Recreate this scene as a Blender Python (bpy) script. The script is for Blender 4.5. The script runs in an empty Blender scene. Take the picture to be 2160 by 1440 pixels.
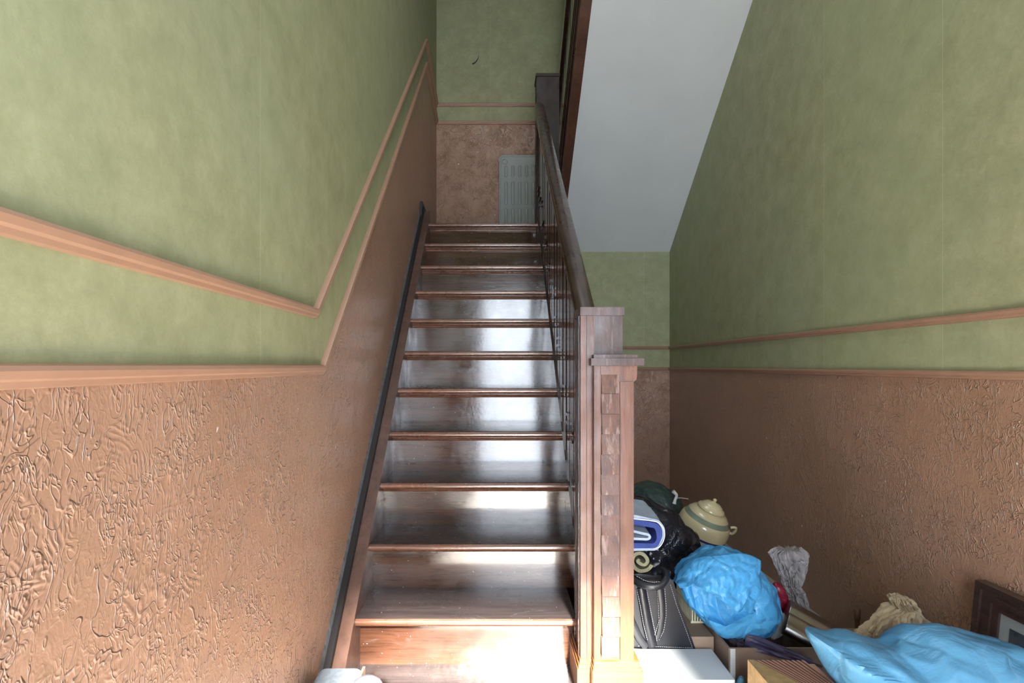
import bpy, bmesh, math, random
from mathutils import Vector, Matrix, noise
random.seed(7)
sc = bpy.context.scene
C = sc.collection
PI = math.pi
# ---------------------------------------------------------------- camera
F = 1150.0; XV = 1046.0; HZ = 771.0; CAMZ = 1.22
cd = bpy.data.cameras.new('camera'); cam = bpy.data.objects.new('camera', cd); C.objects.link(cam)
cam.location = (0, 0, CAMZ); cam.rotation_euler = (PI/2, 0, 0)
cd.sensor_width = 36; cd.lens = 36*F/2160
cd.shift_x = (1080-XV)/2160; cd.shift_y = (HZ-720)/2160
cd.clip_start = 0.02
sc.camera = cam
sc.view_settings.view_transform = 'Standard'; sc.view_settings.look = 'None'
sc.view_settings.gamma = 1; sc.view_settings.use_curve_mapping = False
sc.view_settings.exposure = 0.52
sc.cycles.use_denoising = True
sc.cycles.max_bounces = 10; sc.cycles.diffuse_bounces = 6
sc.cycles.sample_clamp_indirect = 6
# ---------------------------------------------------------------- world, sun
w = bpy.data.worlds.new('sky'); sc.world = w; w.use_nodes = True
w.node_tree.nodes['Background'].inputs[0].default_value = (0.80, 0.89, 1.0, 1)
w.node_tree.nodes['Background'].inputs[1].default_value = 12.5
def light(name, typ, loc, energy, col, direc=None, **k):
    d = bpy.data.lights.new(name, typ); d.energy = energy; d.color = col
    for a, b in k.items(): setattr(d, a, b)
    o = bpy.data.objects.new(name, d); C.objects.link(o); o.location = loc
    if direc is not None: o.rotation_euler = Vector(direc).to_track_quat('-Z', 'Y').to_euler()
    return o
DX0, DX1, DZ1, YF = -0.22, 0.88, 2.26, -1.0         # street door opening behind the camera
light('sun', 'SUN', (2, -6, 6), 48.0, (1.0, 0.94, 0.84), (-0.10, 1, -0.62), angle=math.radians(4.5))
pt = light('door_portal', 'AREA', ((DX0+DX1)/2, YF-0.02, DZ1/2), 1, (1, 1, 1), (0, 1, 0), shape='RECTANGLE', size=DX1-DX0, size_y=DZ1)
pt.data.cycles.is_portal = True
SKX0, SKX1, SKY0, SKY1, CEIL = -0.35, 0.45, 0.6, 2.6, 4.9
# added fill lamp, out of view under the closed ceiling, brightens the upper stairwell
light('stairwell_fill', 'AREA', ((SKX0+SKX1)/2, (SKY0+SKY1)/2, CEIL-0.03), 18, (0.93, 0.97, 1.0), (0, 0, -1), shape='RECTANGLE', size=SKX1-SKX0, size_y=SKY1-SKY0)

# ---------------------------------------------------------------- room numbers
XL, XR, YB = -0.54, 1.581, 4.962
G, R, Y0, Z0, NS = 0.20, 0.185, 1.822, CAMZ-0.849, 0.066
XS, XE = -0.47, 0.29
def ny(k): return Y0+k*G
def nz(k): return Z0+k*R
def P(px, py, y): return Vector(((px-XV)*y/F, y, CAMZ-(py-HZ)*y/F))

# ---------------------------------------------------------------- materials
def s2l(c): return tuple(((v/255+0.055)/1.055)**2.4 if v > 10 else v/255/12.92 for v in c)+(1,)
class N:
    def __init__(s, name):
        s.m = bpy.data.materials.new(name); s.m.use_nodes = True
        s.t = s.m.node_tree; s.b = s.t.nodes['Principled BSDF']; s.out = s.t.nodes['Material Output']
        s.tc = s.t.nodes.new('ShaderNodeTexCoord')
    def new(s, t, **k):
        n = s.t.nodes.new(t)
        for a, v in k.items(): setattr(n, a, v)
        return n
    def link(s, a, b): s.t.links.new(a, b)
    def set(s, inp, v):
        if hasattr(v, 'is_output') or isinstance(v, bpy.types.NodeSocket): s.link(v, inp)
        else: inp.default_value = v
    def co(s, scale=(1, 1, 1), rnd=True, rot=(0, 0, 0)):
        v = s.tc.outputs['Object']
        if rnd:
            oi = s.new('ShaderNodeObjectInfo'); mul = s.new('ShaderNodeMath', operation='MULTIPLY')
            s.link(oi.outputs['Random'], mul.inputs[0]); mul.inputs[1].default_value = 37.0
            ad = s.new('ShaderNodeVectorMath', operation='ADD'); s.link(v, ad.inputs[0]); s.link(mul.outputs[0], ad.inputs[1]); v = ad.outputs[0]
        mp = s.new('ShaderNodeMapping'); s.link(v, mp.inputs[0]); mp.inputs['Scale'].default_value = scale; mp.inputs['Rotation'].default_value = rot
        return mp.outputs[0]
    def noise(s, vec, scale, detail=4, rough=0.55, dist=0.0):
        n = s.new('ShaderNodeTexNoise'); s.link(vec, n.inputs['Vector']); n.inputs['Scale'].default_value = scale
        n.inputs['Detail'].default_value = detail; n.inputs['Roughness'].default_value = rough; n.inputs['Distortion'].default_value = dist
        return n.outputs['Fac']
    def ramp(s, fac, stops, interp='LINEAR'):
        r = s.new('ShaderNodeValToRGB'); s.link(fac, r.inputs[0]); e = r.color_ramp.elements; r.color_ramp.interpolation = interp
        while len(e) > 1: e.remove(e[-1])
        e[0].position = stops[0][0]; e[0].color = stops[0][1]
        for p, c in stops[1:]:
            q = e.new(p); q.color = c
        return r.outputs[0]
    def math(s, op, a, b=0.0, c=None, clamp=False):
        n = s.new('ShaderNodeMath', operation=op); n.use_clamp = clamp
        s.set(n.inputs[0], a); s.set(n.inputs[1], b)
        if c is not None: s.set(n.inputs[2], c)
        return n.outputs[0]
    def mix(s, fac, a, b, bt='MIX'):
        n = s.new('ShaderNodeMix', data_type='RGBA', blend_type=bt)
        s.set(n.inputs[0], fac); s.set(n.inputs[6], a); s.set(n.inputs[7], b); return n.outputs[2]
    def bump(s, h, strength=0.5, dist=0.002, normal=None):
        b = s.new('ShaderNodeBump'); s.link(h, b.inputs['Height']); b.inputs['Strength'].default_value = strength; b.inputs['Distance'].default_value = dist
        if normal is not None: s.link(normal, b.inputs['Normal'])
        s.link(b.outputs[0], s.b.inputs['Normal']); return b.outputs[0]
    def p(s, **k):
        for a, v in k.items(): s.set(s.b.inputs[a.replace('_', ' ')], v)
def g(v): return (v, v, v, 1)

def mat_plaster():
    n = N('textured_brown_plaster'); v = n.co(rnd=False)
    base = n.ramp(n.noise(v, 1.6, 3), [(0.3, s2l((152, 117, 95))), (0.7, s2l((167, 131, 109)))])
    # trowel and comb strokes: thin curved ridges where warped noise crosses its middle value
    def ridges(scale, stretch, width, seed):
        mp = n.new('ShaderNodeMapping'); n.link(v, mp.inputs[0]); mp.inputs['Scale'].default_value = stretch; mp.inputs['Location'].default_value = (seed, seed*1.7, seed*.6)
        f = n.noise(mp.outputs[0], scale, 1.5, 0.45, 1.6)
        d = n.math('ABSOLUTE', n.math('SUBTRACT', f, 0.5))
        return n.math('SUBTRACT', 1.0, n.math('DIVIDE', d, width), clamp=True)
    m1 = n.ramp(n.noise(v, 6.0, 3, 0.6), [(0.50, g(0)), (0.58, g(1))])
    m2 = n.ramp(n.noise(v, 9.3, 3, 0.6, 0.5), [(0.47, g(0.0)), (0.58, g(1))])
    r1 = n.math('MULTIPLY', ridges(15, (1, 1.0, 1.0), 0.024, 0.0), m1)
    r2 = n.math('MULTIPLY', ridges(29, (1, 1.0, 0.8), 0.040, 5.2), m2)
    r3 = n.math('MULTIPLY', ridges(48, (1, 1.0, 0.55), 0.08, 9.1), n.ramp(n.noise(v, 13.0, 3, 0.6), [(0.42, g(0.08)), (0.6, g(0.5))]))
    # comb arcs: rings round scattered centres, only in patches
    vo = n.new('ShaderNodeTexVoronoi', feature='F1'); vo.inputs['Scale'].default_value = 7.5
    wv = n.new('ShaderNodeVectorMath', operation='ADD'); n.link(v, wv.inputs[0])
    nn = n.new('ShaderNodeTexNoise'); nn.inputs['Scale'].default_value = 9; n.link(v, nn.inputs['Vector'])
    sc2 = n.new('ShaderNodeVectorMath', operation='SCALE'); n.link(nn.outputs['Color'], sc2.inputs[0]); sc2.inputs['Scale'].default_value = 0.05
    n.link(sc2.outputs[0], wv.inputs[1]); n.link(wv.outputs[0], vo.inputs['Vector'])
    arcs = n.math('POWER', n.math('ABSOLUTE', n.math('SINE', n.math('MULTIPLY', vo.outputs['Distance'], 46.0))), 3.0)
    m3 = n.ramp(n.noise(v, 8.0, 3, 0.6, 0.2), [(0.55, g(0)), (0.66, g(1))])
    arcs = n.math('MULTIPLY', n.math('MULTIPLY', arcs, m3), 0.35)
    blob = n.noise(v, 20, 4, 0.6, 0.6)
    h = n.math('ADD', n.math('ADD', n.math('ADD', r1, r2), arcs), n.math('ADD', r3, n.math('MULTIPLY', blob, 0.8)))
    b1 = n.bump(h, 0.85, 0.0034)
    chips = n.ramp(n.noise(v, 46, 1), [(0.795, g(0)), (0.80, g(1))], 'CONSTANT')
    col = n.mix(n.math('MULTIPLY', h, 0.10), base, s2l((196, 160, 138)))  # high relief lightened: ridge highlight put into the colour
    col = n.mix(chips, col, s2l((225, 220, 210)))
    n.p(Base_Color=col, Roughness=0.30); n.b.inputs['Specular IOR Level'].default_value = 0.6
    return n.m

def mat_paper():
    n = N('green_wallpaper'); v = n.co(rnd=False)
    a = n.noise(v, 9, 9, 0.78)
    col = n.ramp(a, [(0.32, s2l((138, 139, 104))), (0.5, s2l((156, 156, 120))), (0.68, s2l((173, 172, 138)))])
    fib = n.noise(n.co((1, 1, 0.35), rnd=False), 90, 3, 0.7)
    col = n.mix(n.math('MULTIPLY', fib, 0.35), col, s2l((128, 131, 98)))
    big = n.noise(v, 1.1, 2)
    col = n.mix(n.ramp(big, [(0.35, g(0)), (0.7, g(0.35))]), col, s2l((150, 164, 132)))
    # strips 0.70 m wide with a fine butt joint
    sx = n.new('ShaderNodeSeparateXYZ'); n.link(v, sx.inputs[0])
    s = n.math('ADD', n.math('ADD', sx.outputs['Y'], sx.outputs['X']), 100*0.7-0.36)
    fr = n.math('FRACT', n.math('DIVIDE', s, 0.7))
    joint = n.math('LESS_THAN', n.math('ABSOLUTE', n.math('SUBTRACT', fr, 0.5)), 0.0013)
    strip = n.math('FRACT', n.math('MULTIPLY', n.math('FLOOR', n.math('ADD', n.math('DIVIDE', s, 0.7), 0.5)), 0.37))
    col = n.mix(n.math('MULTIPLY', strip, 0.16), col, s2l((168, 176, 134)))
    col = n.mix(n.math('MULTIPLY', joint, 0.55), col, s2l((196, 200, 160)))
    n.bump(n.math('ADD', n.noise(v, 160, 3, 0.7), n.math('MULTIPLY', joint, 0.8)), 0.25, 0.0008)
    n.p(Base_Color=col, Roughness=0.62)
    return n.m

def wood(name, axis, c0, c1, rough=0.22, coat=0.6, wear=None, dust=False, bumpy=0.25, fine=1.0, rot=(0, 0, 0)):
    n = N(name)
    sc_ = [26*fine]*3; sc_[axis] = 1.3
    v = n.co(tuple(sc_), rot=rot); v0 = n.co()
    gr = n.noise(v, 1.0, 6, 0.62, 0.8)
    fine_ = n.noise(n.co(tuple([a*6 for a in sc_]), rot=rot), 1.0, 3, 0.6)
    col = n.ramp(gr, [(0.28, s2l(c0)), (0.72, s2l(c1))])
    col = n.mix(n.ramp(fine_, [(0.35, g(0.45)), (0.55, g(0))]), col, tuple(x*0.45 for x in s2l(c0)[:3])+(1,))
    rgh = n.ramp(n.noise(v0, 9, 5, 0.6), [(0.3, g(rough*0.7)), (0.75, g(min(1, rough*1.7)))])
    h = n.math('ADD', n.math('MULTIPLY', gr, 0.7), n.math('MULTIPLY', n.noise(v0, 60, 3), 0.6))
    oi = n.new('ShaderNodeObjectInfo')
    col = n.mix(n.math('MULTIPLY', oi.outputs['Random'], 0.30), col, n.mix(0.55, col, (0, 0, 0, 1)))
    if wear:
        wv = list(sc_); wv = [x*1.6 for x in wv]; wv[axis] = 4.0
        wn = n.noise(n.co(tuple(wv), rot=rot), 1.0, 7, 0.72, 0.3)
        wm = n.ramp(wn, [(wear[0], g(0)), (wear[0]+0.12, g(wear[1]))])
        col = n.mix(wm, col, s2l(wear[2])); h = n.math('ADD', h, n.math('MULTIPLY', wm, 1.2))
    if dust:
        dn = n.ramp(n.noise(v0, 120, 1), [(0.77, g(0)), (0.79, g(0.8))])
        smear = n.ramp(n.noise(n.co((3, 6, 6)), 2.2, 6, 0.7, 1.0), [(0.60, g(0)), (0.80, g(0.14))])
        col = n.mix(n.math('MAXIMUM', dn, smear), col, s2l((176, 172, 172)))
        rgh = n.math('ADD', rgh, n.math('MULTIPLY', smear, 1.4), clamp=True)
    n.bump(h, bumpy, 0.0012)
    n.p(Base_Color=col, Roughness=rgh); n.b.inputs['Coat Weight'].default_value = coat; n.b.inputs['Coat Roughness'].default_value = rough*0.6
    return n.m

def plain(name, c, rough=0.5, metal=0.0, vary=0.12, vs=8, bump=0.0, bs=60, spec=0.5, bd=0.001, coat=0.0):
    n = N(name); v = n.co()
    cl = s2l(c)
    col = n.mix(n.ramp(n.noise(v, vs, 5, 0.6), [(0.3, g(0)), (0.7, g(1))]), tuple(x*(1-vary) for x in cl[:3])+(1,), tuple(min(1, x*(1+vary)) for x in cl[:3])+(1,))
    n.p(Base_Color=col, Roughness=rough, Metallic=metal); n.b.inputs['Specular IOR Level'].default_value = spec
    n.b.inputs['Coat Weight'].default_value = coat
    if bump: n.bump(n.noise(v, bs, 4, 0.6), bump, bd)
    return n.m

def plastic_film(name, c, alpha_tr=0.35, rough=0.3, crease=14, bs=0.6):
    n = N(name); v = n.co()
    nz1 = n.noise(v, crease, 4, 0.6, 1.2)
    rid = n.math('ABSOLUTE', n.math('SUBTRACT', nz1, 0.5))
    vo = n.new('ShaderNodeTexVoronoi', feature='DISTANCE_TO_EDGE'); vo.inputs['Scale'].default_value = crease*0.9
    wv = n.new('ShaderNodeVectorMath', operation='ADD'); n.link(v, wv.inputs[0])
    nn = n.new('ShaderNodeTexNoise'); nn.inputs['Scale'].default_value = 5; n.link(v, nn.inputs['Vector'])
    sc2 = n.new('ShaderNodeVectorMath', operation='SCALE'); n.link(nn.outputs['Color'], sc2.inputs[0]); sc2.inputs['Scale'].default_value = 0.14
    n.link(sc2.outputs[0], wv.inputs[1]); n.link(wv.outputs[0], vo.inputs['Vector'])
    h = n.math('ADD', n.math('MULTIPLY', rid, -1.5), n.math('MULTIPLY', n.math('MINIMUM', vo.outputs['Distance'], 0.12), 3.0))
    n.bump(h, bs, 0.012)
    cl = s2l(c)
    n.p(Base_Color=n.mix(n.ramp(vo.outputs['Distance'], [(0.0, g(0.14)), (0.03, g(0.0))]), cl, tuple(x*0.5+0.42 if max(cl[:3]) > 0.1 else x*1.6 for x in cl[:3])+(1,)), Roughness=rough); n.b.inputs['Specular IOR Level'].default_value = 0.5
    tr = n.new('ShaderNodeBsdfTranslucent'); tr.inputs[0].default_value = cl
    mx = n.new('ShaderNodeMixShader'); mx.inputs[0].default_value = alpha_tr
    n.link(n.b.outputs[0], mx.inputs[1]); n.link(tr.outputs[0], mx.inputs[2]); n.link(mx.outputs[0], n.out.inputs[0])
    return n.m

M = dict(
    plaster=mat_plaster(), paper=mat_paper(),
    trimw=plain('painted_trim_brown', (162, 126, 104), 0.42, vary=0.05, vs=14, bump=0.15, bs=90),
    white=plain('white_ceiling_paint', (214, 217, 220), 0.7, vary=0.03, vs=3, bump=0.1, bs=120),
    step=wood('varnished_dark_step_wood', 0, (54, 35, 28), (92, 60, 43), 0.15, 0.8, dust=True, bumpy=0.35),
    treadm=wood('dusty_dark_tread_wood', 0, (50, 44, 45), (76, 67, 67), 0.20, 0.6, dust=True, bumpy=0.3),
    edge=wood('brown_step_edge_wood', 0, (84, 54, 42), (134, 88, 64), 0.24, 0.7, dust=True, bumpy=0.3),
    dark=wood('varnished_dark_upright_wood', 2, (38, 22, 18), (64, 37, 29), 0.18, 0.6),
    post=wood('dark_post_wood', 2, (28, 15, 12), (46, 26, 20), 0.5, 0.05),
    rail=wood('handrail_wood', 1, (46, 29, 24), (66, 43, 34), 0.26, 0.6, bumpy=0.1, fine=0.15),
    strng=wood('stringer_wood', 1, (82, 58, 50), (104, 76, 64), 0.36, 0.3, bumpy=0.1, fine=0.2),
    underside=wood('upper_stringer_wood', 1, (78, 50, 38), (108, 70, 52), 0.32, 0.4, bumpy=0.15, fine=0.2),
    newel=wood('honey_newel_wood', 2, (80, 43, 26), (126, 74, 42), 0.38, 0.2, wear=(0.58, 0.28, (160, 136, 130)), bumpy=0.6),
    newelx=wood('honey_plinth_wood', 0, (112, 68, 36), (150, 98, 54), 0.4, 0.2, wear=(0.68, 0.6, (214, 196, 180)), bumpy=0.5),
    newelt=wood('frosted_newel_top_wood', 2, (60, 40, 36), (90, 64, 58), 0.40, 0.2, wear=(0.54, 0.4, (178, 160, 160)), bumpy=0.7),
    shingle=wood('shingle_wood', 2, (78, 46, 34), (122, 80, 60), 0.40, 0.15, wear=(0.52, 0.4, (190, 168, 162)), bumpy=0.7),
    black=plain('black_paint', (26, 25, 28), 0.45, vary=0.2, bump=0.2),
    greyedge=plain('grey_filler', (86, 84, 86), 0.8, vary=0.3, vs=40, bump=0.8, bs=70, bd=0.003),
    rad=plain('grey_radiator_enamel', (148, 153, 150), 0.34, vary=0.04, coat=0.3),
    floor=plain('beige_floor_tile', (172, 166, 158), 0.4, vary=0.12, vs=3),
    blue=plastic_film('blue_bin_liner', (84, 172, 226), 0.30, 0.30, 12, 0.55),
    blue2=plastic_film('pale_blue_bin_liner', (104, 172, 212), 0.28, 0.32, 7, 0.5),
    blackbag=plastic_film('black_bin_liner', (30, 31, 40), 0.05, 0.2, 8, 0.9),
    teal=plastic_film('dark_green_bag', (58, 78, 74), 0.1, 0.4, 10, 0.5),
    greybag=plastic_film('grey_white_plastic_bag', (176, 170, 170), 0.3, 0.4, 22, 0.7),
    paperbeige=plastic_film('crumpled_beige_paper', (206, 188, 158), 0.15, 0.75, 18, 0.6),
    leather=plain('black_leather', (24, 25, 31), 0.36, vary=0.15, bump=0.25, bs=240, coat=0.1),
    stitch=plain('grey_stitching', (170, 168, 170), 0.7),
    card=plain('brown_cardboard', (150, 126, 106), 0.75, vary=0.06, bump=0.15, bs=40),
    card2=plain('grey_brown_cardboard', (128, 112, 100), 0.75, vary=0.06, bump=0.15, bs=40),
    whitebox=plain('white_board', (206, 212, 216), 0.45, vary=0.03),
    cream=plain('cream_glazed_ceramic', (206, 192, 154), 0.22, vary=0.06, coat=0.6),
    greengl=plain('grey_green_glaze', (128, 138, 122), 0.25, coat=0.6),
    bluegl=plain('blue_glaze_line', (40, 48, 96), 0.25, coat=0.6),
    palegl=plain('pale_grey_glaze', (178, 178, 174), 0.25, coat=0.6),
    steel=plain('brushed_steel', (150, 148, 144), 0.30, metal=1.0, vary=0.08, bump=0.1, bs=50),
    khaki=plain('khaki_cloth', (122, 120, 96), 0.9, vary=0.25, vs=25, bump=0.9, bs=160, bd=0.004),
    towelg=plain('grey_blue_quilted_cloth', (158, 170, 188), 0.9, vary=0.15, vs=20, bump=0.7, bs=90, bd=0.003),
    toweln=plain('navy_cloth', (44, 62, 128), 0.85, vary=0.2, vs=20, bump=0.5, bs=120, bd=0.002),
    piping=plain('white_piping', (222, 222, 222), 0.7),
    purple=plain('dark_purple_fabric', (62, 54, 82), 0.42, vary=0.3, vs=30, bump=0.5, bs=70, bd=0.003),
    lace=plain('dark_purple_lace', (52, 40, 54), 0.6, vary=0.5, vs=60, bump=1.0, bs=160, bd=0.006),
    pleat=plain('pinkish_brown_card', (198, 150, 134), 0.6, vary=0.10, vs=20),
    gold=plain('gold_patterned_paper', (160, 132, 88), 0.6, vary=0.25, vs=50, bump=0.5, bs=60, bd=0.003),
    red=plain('dark_red_plastic', (132, 26, 50), 0.35, vary=0.2, bump=0.6, bs=40, bd=0.005),
    frame=wood('dark_frame_wood', 1, (44, 30, 28), (76, 54, 46), 0.3, 0.4),
    mat=plain('grey_mount_card', (150, 154, 152), 0.7, vary=0.03),
    pic=plain('dark_picture', (54, 56, 60), 0.15, vary=0.6, vs=14, coat=0.8),
    basket=plain('cream_plastic_basket', (214, 206, 176), 0.45, vary=0.06),
    greyfab=plain('grey_woven_fabric', (112, 122, 134), 0.9, vary=0.25, vs=60, bump=0.8, bs=200, bd=0.002),
    greypl=plain('smooth_grey_plastic', (100, 104, 114), 0.3, vary=0.1, coat=0.4),
    pipe=plain('brown_paint_and_pleat_shade', (112, 82, 66), 0.4), glassm=None)
n = N('clear_glass'); n.p(Base_Color=(0.9, 0.95, 0.95, 1), Roughness=0.02); n.b.inputs['Transmission Weight'].default_value = 1.0; n.b.inputs['Alpha'].default_value = 0.25; M['glassm'] = n.m
n = N('clear_wrap'); n.p(Base_Color=(0.85, 0.87, 0.9, 1), Roughness=0.15); n.b.inputs['Alpha'].default_value = 0.35; v = n.co(); n.bump(n.noise(v, 30, 4, 0.6, 1.5), 0.8, 0.01); M['wrap'] = n.m

# ---------------------------------------------------------------- mesh helpers
def link_mesh(name, bm, mats, parent=None, smooth=False, bevel=0.0, segs=2):
    me = bpy.data.meshes.new(name)
    if bevel:
        ed = [e for e in bm.edges if len(e.link_faces) == 2 and e.calc_face_angle(0) > 0.6]
        bmesh.ops.bevel(bm, geom=ed, offset=bevel, segments=segs, affect='EDGES', profile=0.5, clamp_overlap=True)
    bmesh.ops.recalc_face_normals(bm, faces=bm.faces)
    off = Vector((0, 0, 0)); p = parent
    while p is not None: off += p.location; p = p.parent
    bmesh.ops.translate(bm, verts=bm.verts, vec=-off)
    bm.to_mesh(me); bm.free()
    for m in (mats if isinstance(mats, (list, tuple)) else [mats]): me.materials.append(m)
    if smooth:
        for p_ in me.polygons: p_.use_smooth = True
        try: me.set_sharp_from_angle(angle=math.radians(40 if smooth is True else smooth))
        except Exception: pass
    o = bpy.data.objects.new(name, me); C.objects.link(o)
    if parent is not None: o.parent = parent
    return o
def tag(o, label=None, cat=None, group=None, kind=None):
    for a, b in (('label', label), ('category', cat), ('group', group), ('kind', kind)):
        if b: o[a] = b
    return o
def thing(name, loc, label, cat, group=None):
    o = bpy.data.objects.new(name, None); C.objects.link(o); o.location = loc; o.empty_display_size = 0.05
    return tag(o, label, cat, group)
def rebase(o, z=None):
    """put a single-mesh thing's origin at its base"""
    vs = [v.co for v in o.data.vertices]
    c = Vector(((min(v.x for v in vs)+max(v.x for v in vs))/2, (min(v.y for v in vs)+max(v.y for v in vs))/2, min(v.z for v in vs)))
    o.data.transform(Matrix.Translation(-c)); o.location = c; return o
def box(bm, x0, x1, y0, y1, z0, z1, mi=0, M4=None):
    vs = [bm.verts.new(v) for v in ((x0, y0, z0), (x1, y0, z0), (x1, y1, z0), (x0, y1, z0), (x0, y0, z1), (x1, y0, z1), (x1, y1, z1), (x0, y1, z1))]
    fs = [bm.faces.new([vs[i] for i in q]) for q in ((3, 2, 1, 0), (4, 5, 6, 7), (0, 1, 5, 4), (1, 2, 6, 5), (2, 3, 7, 6), (3, 0, 4, 7))]
    for f_ in fs: f_.material_index = mi
    if M4 is not None: bmesh.ops.transform(bm, matrix=M4, verts=vs)
    return vs
def prism(bm, pts, axis, a, b, mi=0):
    """extrude a 2-D outline (pts in the two remaining axes, in order) from a to b along axis"""
    def mk(p, t):
        return {0: (t, p[0], p[1]), 1: (p[0], t, p[1]), 2: (p[0], p[1], t)}[axis]
    A = [bm.verts.new(mk(p, a)) for p in pts]; B = [bm.verts.new(mk(p, b)) for p in pts]
    fs = [bm.faces.new(A), bm.faces.new(B[::-1])]
    for i in range(len(pts)):
        j = (i+1) % len(pts); fs.append(bm.faces.new((A[j], A[i], B[i], B[j])))
    for f_ in fs: f_.material_index = mi
    return A+B
def tube(bm, pts, r, seg=10, closed=False, mi=0):
    pts = [Vector(p) for p in pts]; rings = []; up = Vector((0.13, 0.21, 1)).normalized(); n_ = len(pts)
    for i, p in enumerate(pts):
        t = (pts[(i+1) % n_]-pts[i-1]) if closed else (pts[min(i+1, n_-1)]-pts[max(i-1, 0)])
        t.normalize(); a = t.cross(up)
        if a.length < 1e-3: a = t.cross(Vector((1, 0, 0)))
        a.normalize(); b = t.cross(a); up = -b if False else up
        rr = r(i/(n_-1)) if callable(r) else r
        rings.append([bm.verts.new(p+a*rr*math.cos(2*PI*k/seg)+b*rr*math.sin(2*PI*k/seg)) for k in range(seg)])
    for i in range(n_ if closed else n_-1):
        A, B = rings[i], rings[(i+1) % n_]
        for k in range(seg):
            f_ = bm.faces.new((A[k], A[(k+1) % seg], B[(k+1) % seg], B[k])); f_.material_index = mi
    if not closed:
        bm.faces.new(rings[0][::-1]); bm.faces.new(rings[-1])
def sweep(bm, path, prof, place, mi=0):
    """path: 2-D points; prof: closed outline of (across, out); place(p2, out)->3-D. Mitred."""
    n_ = len(path); rings = []
    for i in range(n_):
        p = Vector(path[i]); d0 = (Vector(path[i])-Vector(path[i-1])).normalized() if i else None
        d1 = (Vector(path[i+1])-Vector(path[i])).normalized() if i < n_-1 else None
        if d0 is None: d0 = d1
        if d1 is None: d1 = d0
        n0 = Vector((-d0.y, d0.x)); n1 = Vector((-d1.y, d1.x)); m = (n0+n1).normalized(); s = 1/max(0.3, m.dot(n0))
        rings.append([bm.verts.new(place(p+m*(a*s), o_)) for a, o_ in prof])
    k_ = len(prof)
    for i in range(n_-1):
        for k in range(k_):
            f_ = bm.faces.new((rings[i][k], rings[i][(k+1) % k_], rings[i+1][(k+1) % k_], rings[i+1][k])); f_.material_index = mi
    bm.faces.new(rings[0][::-1]); bm.faces.new(rings[-1])
def lathe(bm, prof, seg=40, mi=None, M4=None):
    rings = []
    for r, z in prof:
        rings.append([bm.verts.new((r*math.cos(2*PI*k/seg), r*math.sin(2*PI*k/seg), z)) for k in range(seg)])
    for i in range(len(prof)-1):
        for k in range(seg):
            f_ = bm.faces.new((rings[i][k], rings[i][(k+1) % seg], rings[i+1][(k+1) % seg], rings[i+1][k]))
            if mi: f_.material_index = mi[i]
    bm.faces.new(rings[0][::-1]); f_ = bm.faces.new(rings[-1])
    if M4 is not None: bmesh.ops.transform(bm, matrix=M4, verts=bm.verts)
def ridg(p, s, seed=0.0):
    return abs(noise.noise(Vector(p)*s+Vector((seed, seed*.7, -seed))))
def blob(bm, sil, y, half, sub=5, amp=0.012, scale=9.0, seed=1.0, zmin=None, facet=0.012, fs=10.0, carve=None, flat=2.4, ctr=None):
    """a filled, crumpled bag: outline radius taken round a centre, real thickness +-half in depth, creased by ridged noise"""
    pts = [P(a, b, y) for a, b in sil] if len(sil[0]) == 2 else [Vector(q) for q in sil]
    if ctr is None:
        c = Vector((sum(q.x for q in pts)/len(pts), y, sum(q.z for q in pts)/len(pts)))
    else: c = P(ctr[0], ctr[1], y)
    ang = [math.atan2(q.z-c.z, q.x-c.x) for q in pts]
    def rad(t):
        dx, dz = math.cos(t), math.sin(t); best = 0.0
        for i in range(len(pts)):
            a = pts[i]; b = pts[(i+1) % len(pts)]
            ex, ez = b.x-a.x, b.z-a.z; den = dx*ez-dz*ex
            if abs(den) < 1e-12: continue
            ax, az = a.x-c.x, a.z-c.z
            s = (ax*ez-az*ex)/den; u = (ax*dz-az*dx)/den
            if s > 0 and -1e-6 <= u <= 1+1e-6: best = max(best, s)
        return best
    tab = [rad(-PI+2*PI*i/360) for i in range(360)]
    tmp = bmesh.new(); bmesh.ops.create_icosphere(tmp, subdivisions=sub, radius=1)
    vm = {}
    for v in tmp.verts:
        d = v.co.normalized(); t = math.atan2(d.z, d.x); h = math.hypot(d.x, d.z)
        ft = (t+PI)/(2*PI)*360; i = int(ft) % 360; rr = tab[i]*(1-(ft-int(ft)))+tab[(i+1) % 360]*(ft-int(ft))
        e = (h**flat+abs(d.y)**flat)**(-1/flat)
        p = Vector((c.x+rr*d.x/max(h, 1e-6)*h*e, c.y+half*d.y*e, c.z+rr*d.z/max(h, 1e-6)*h*e))
        q = p*1.0
        nrm = Vector((d.x, d.y*1.3, d.z)).normalized()
        dd = -amp*2*ridg(q, scale, seed)-amp*ridg(q, scale*2.3, seed+3)
        vd = noise.voronoi(q*fs+Vector((seed, 0, 0)))[0]
        dd -= facet*(1-min(1, (vd[1]-vd[0])*2.2))*0.6
        p = p+nrm*dd
        if carve: p = carve(p, d)
        if zmin is not None and p.z < zmin: p.z = zmin
        vm[v] = bm.verts.new(p)
    for f_ in tmp.faces: bm.faces.new([vm[v] for v in f_.verts])
    tmp.free()

# ================================================================ setting
bm = bmesh.new(); box(bm, XL-0.15, XR+0.15, YF-0.15, YB+0.15, -0.12, 0.0)
tag(link_mesh('floor', bm, M['floor']), kind='structure')
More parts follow.
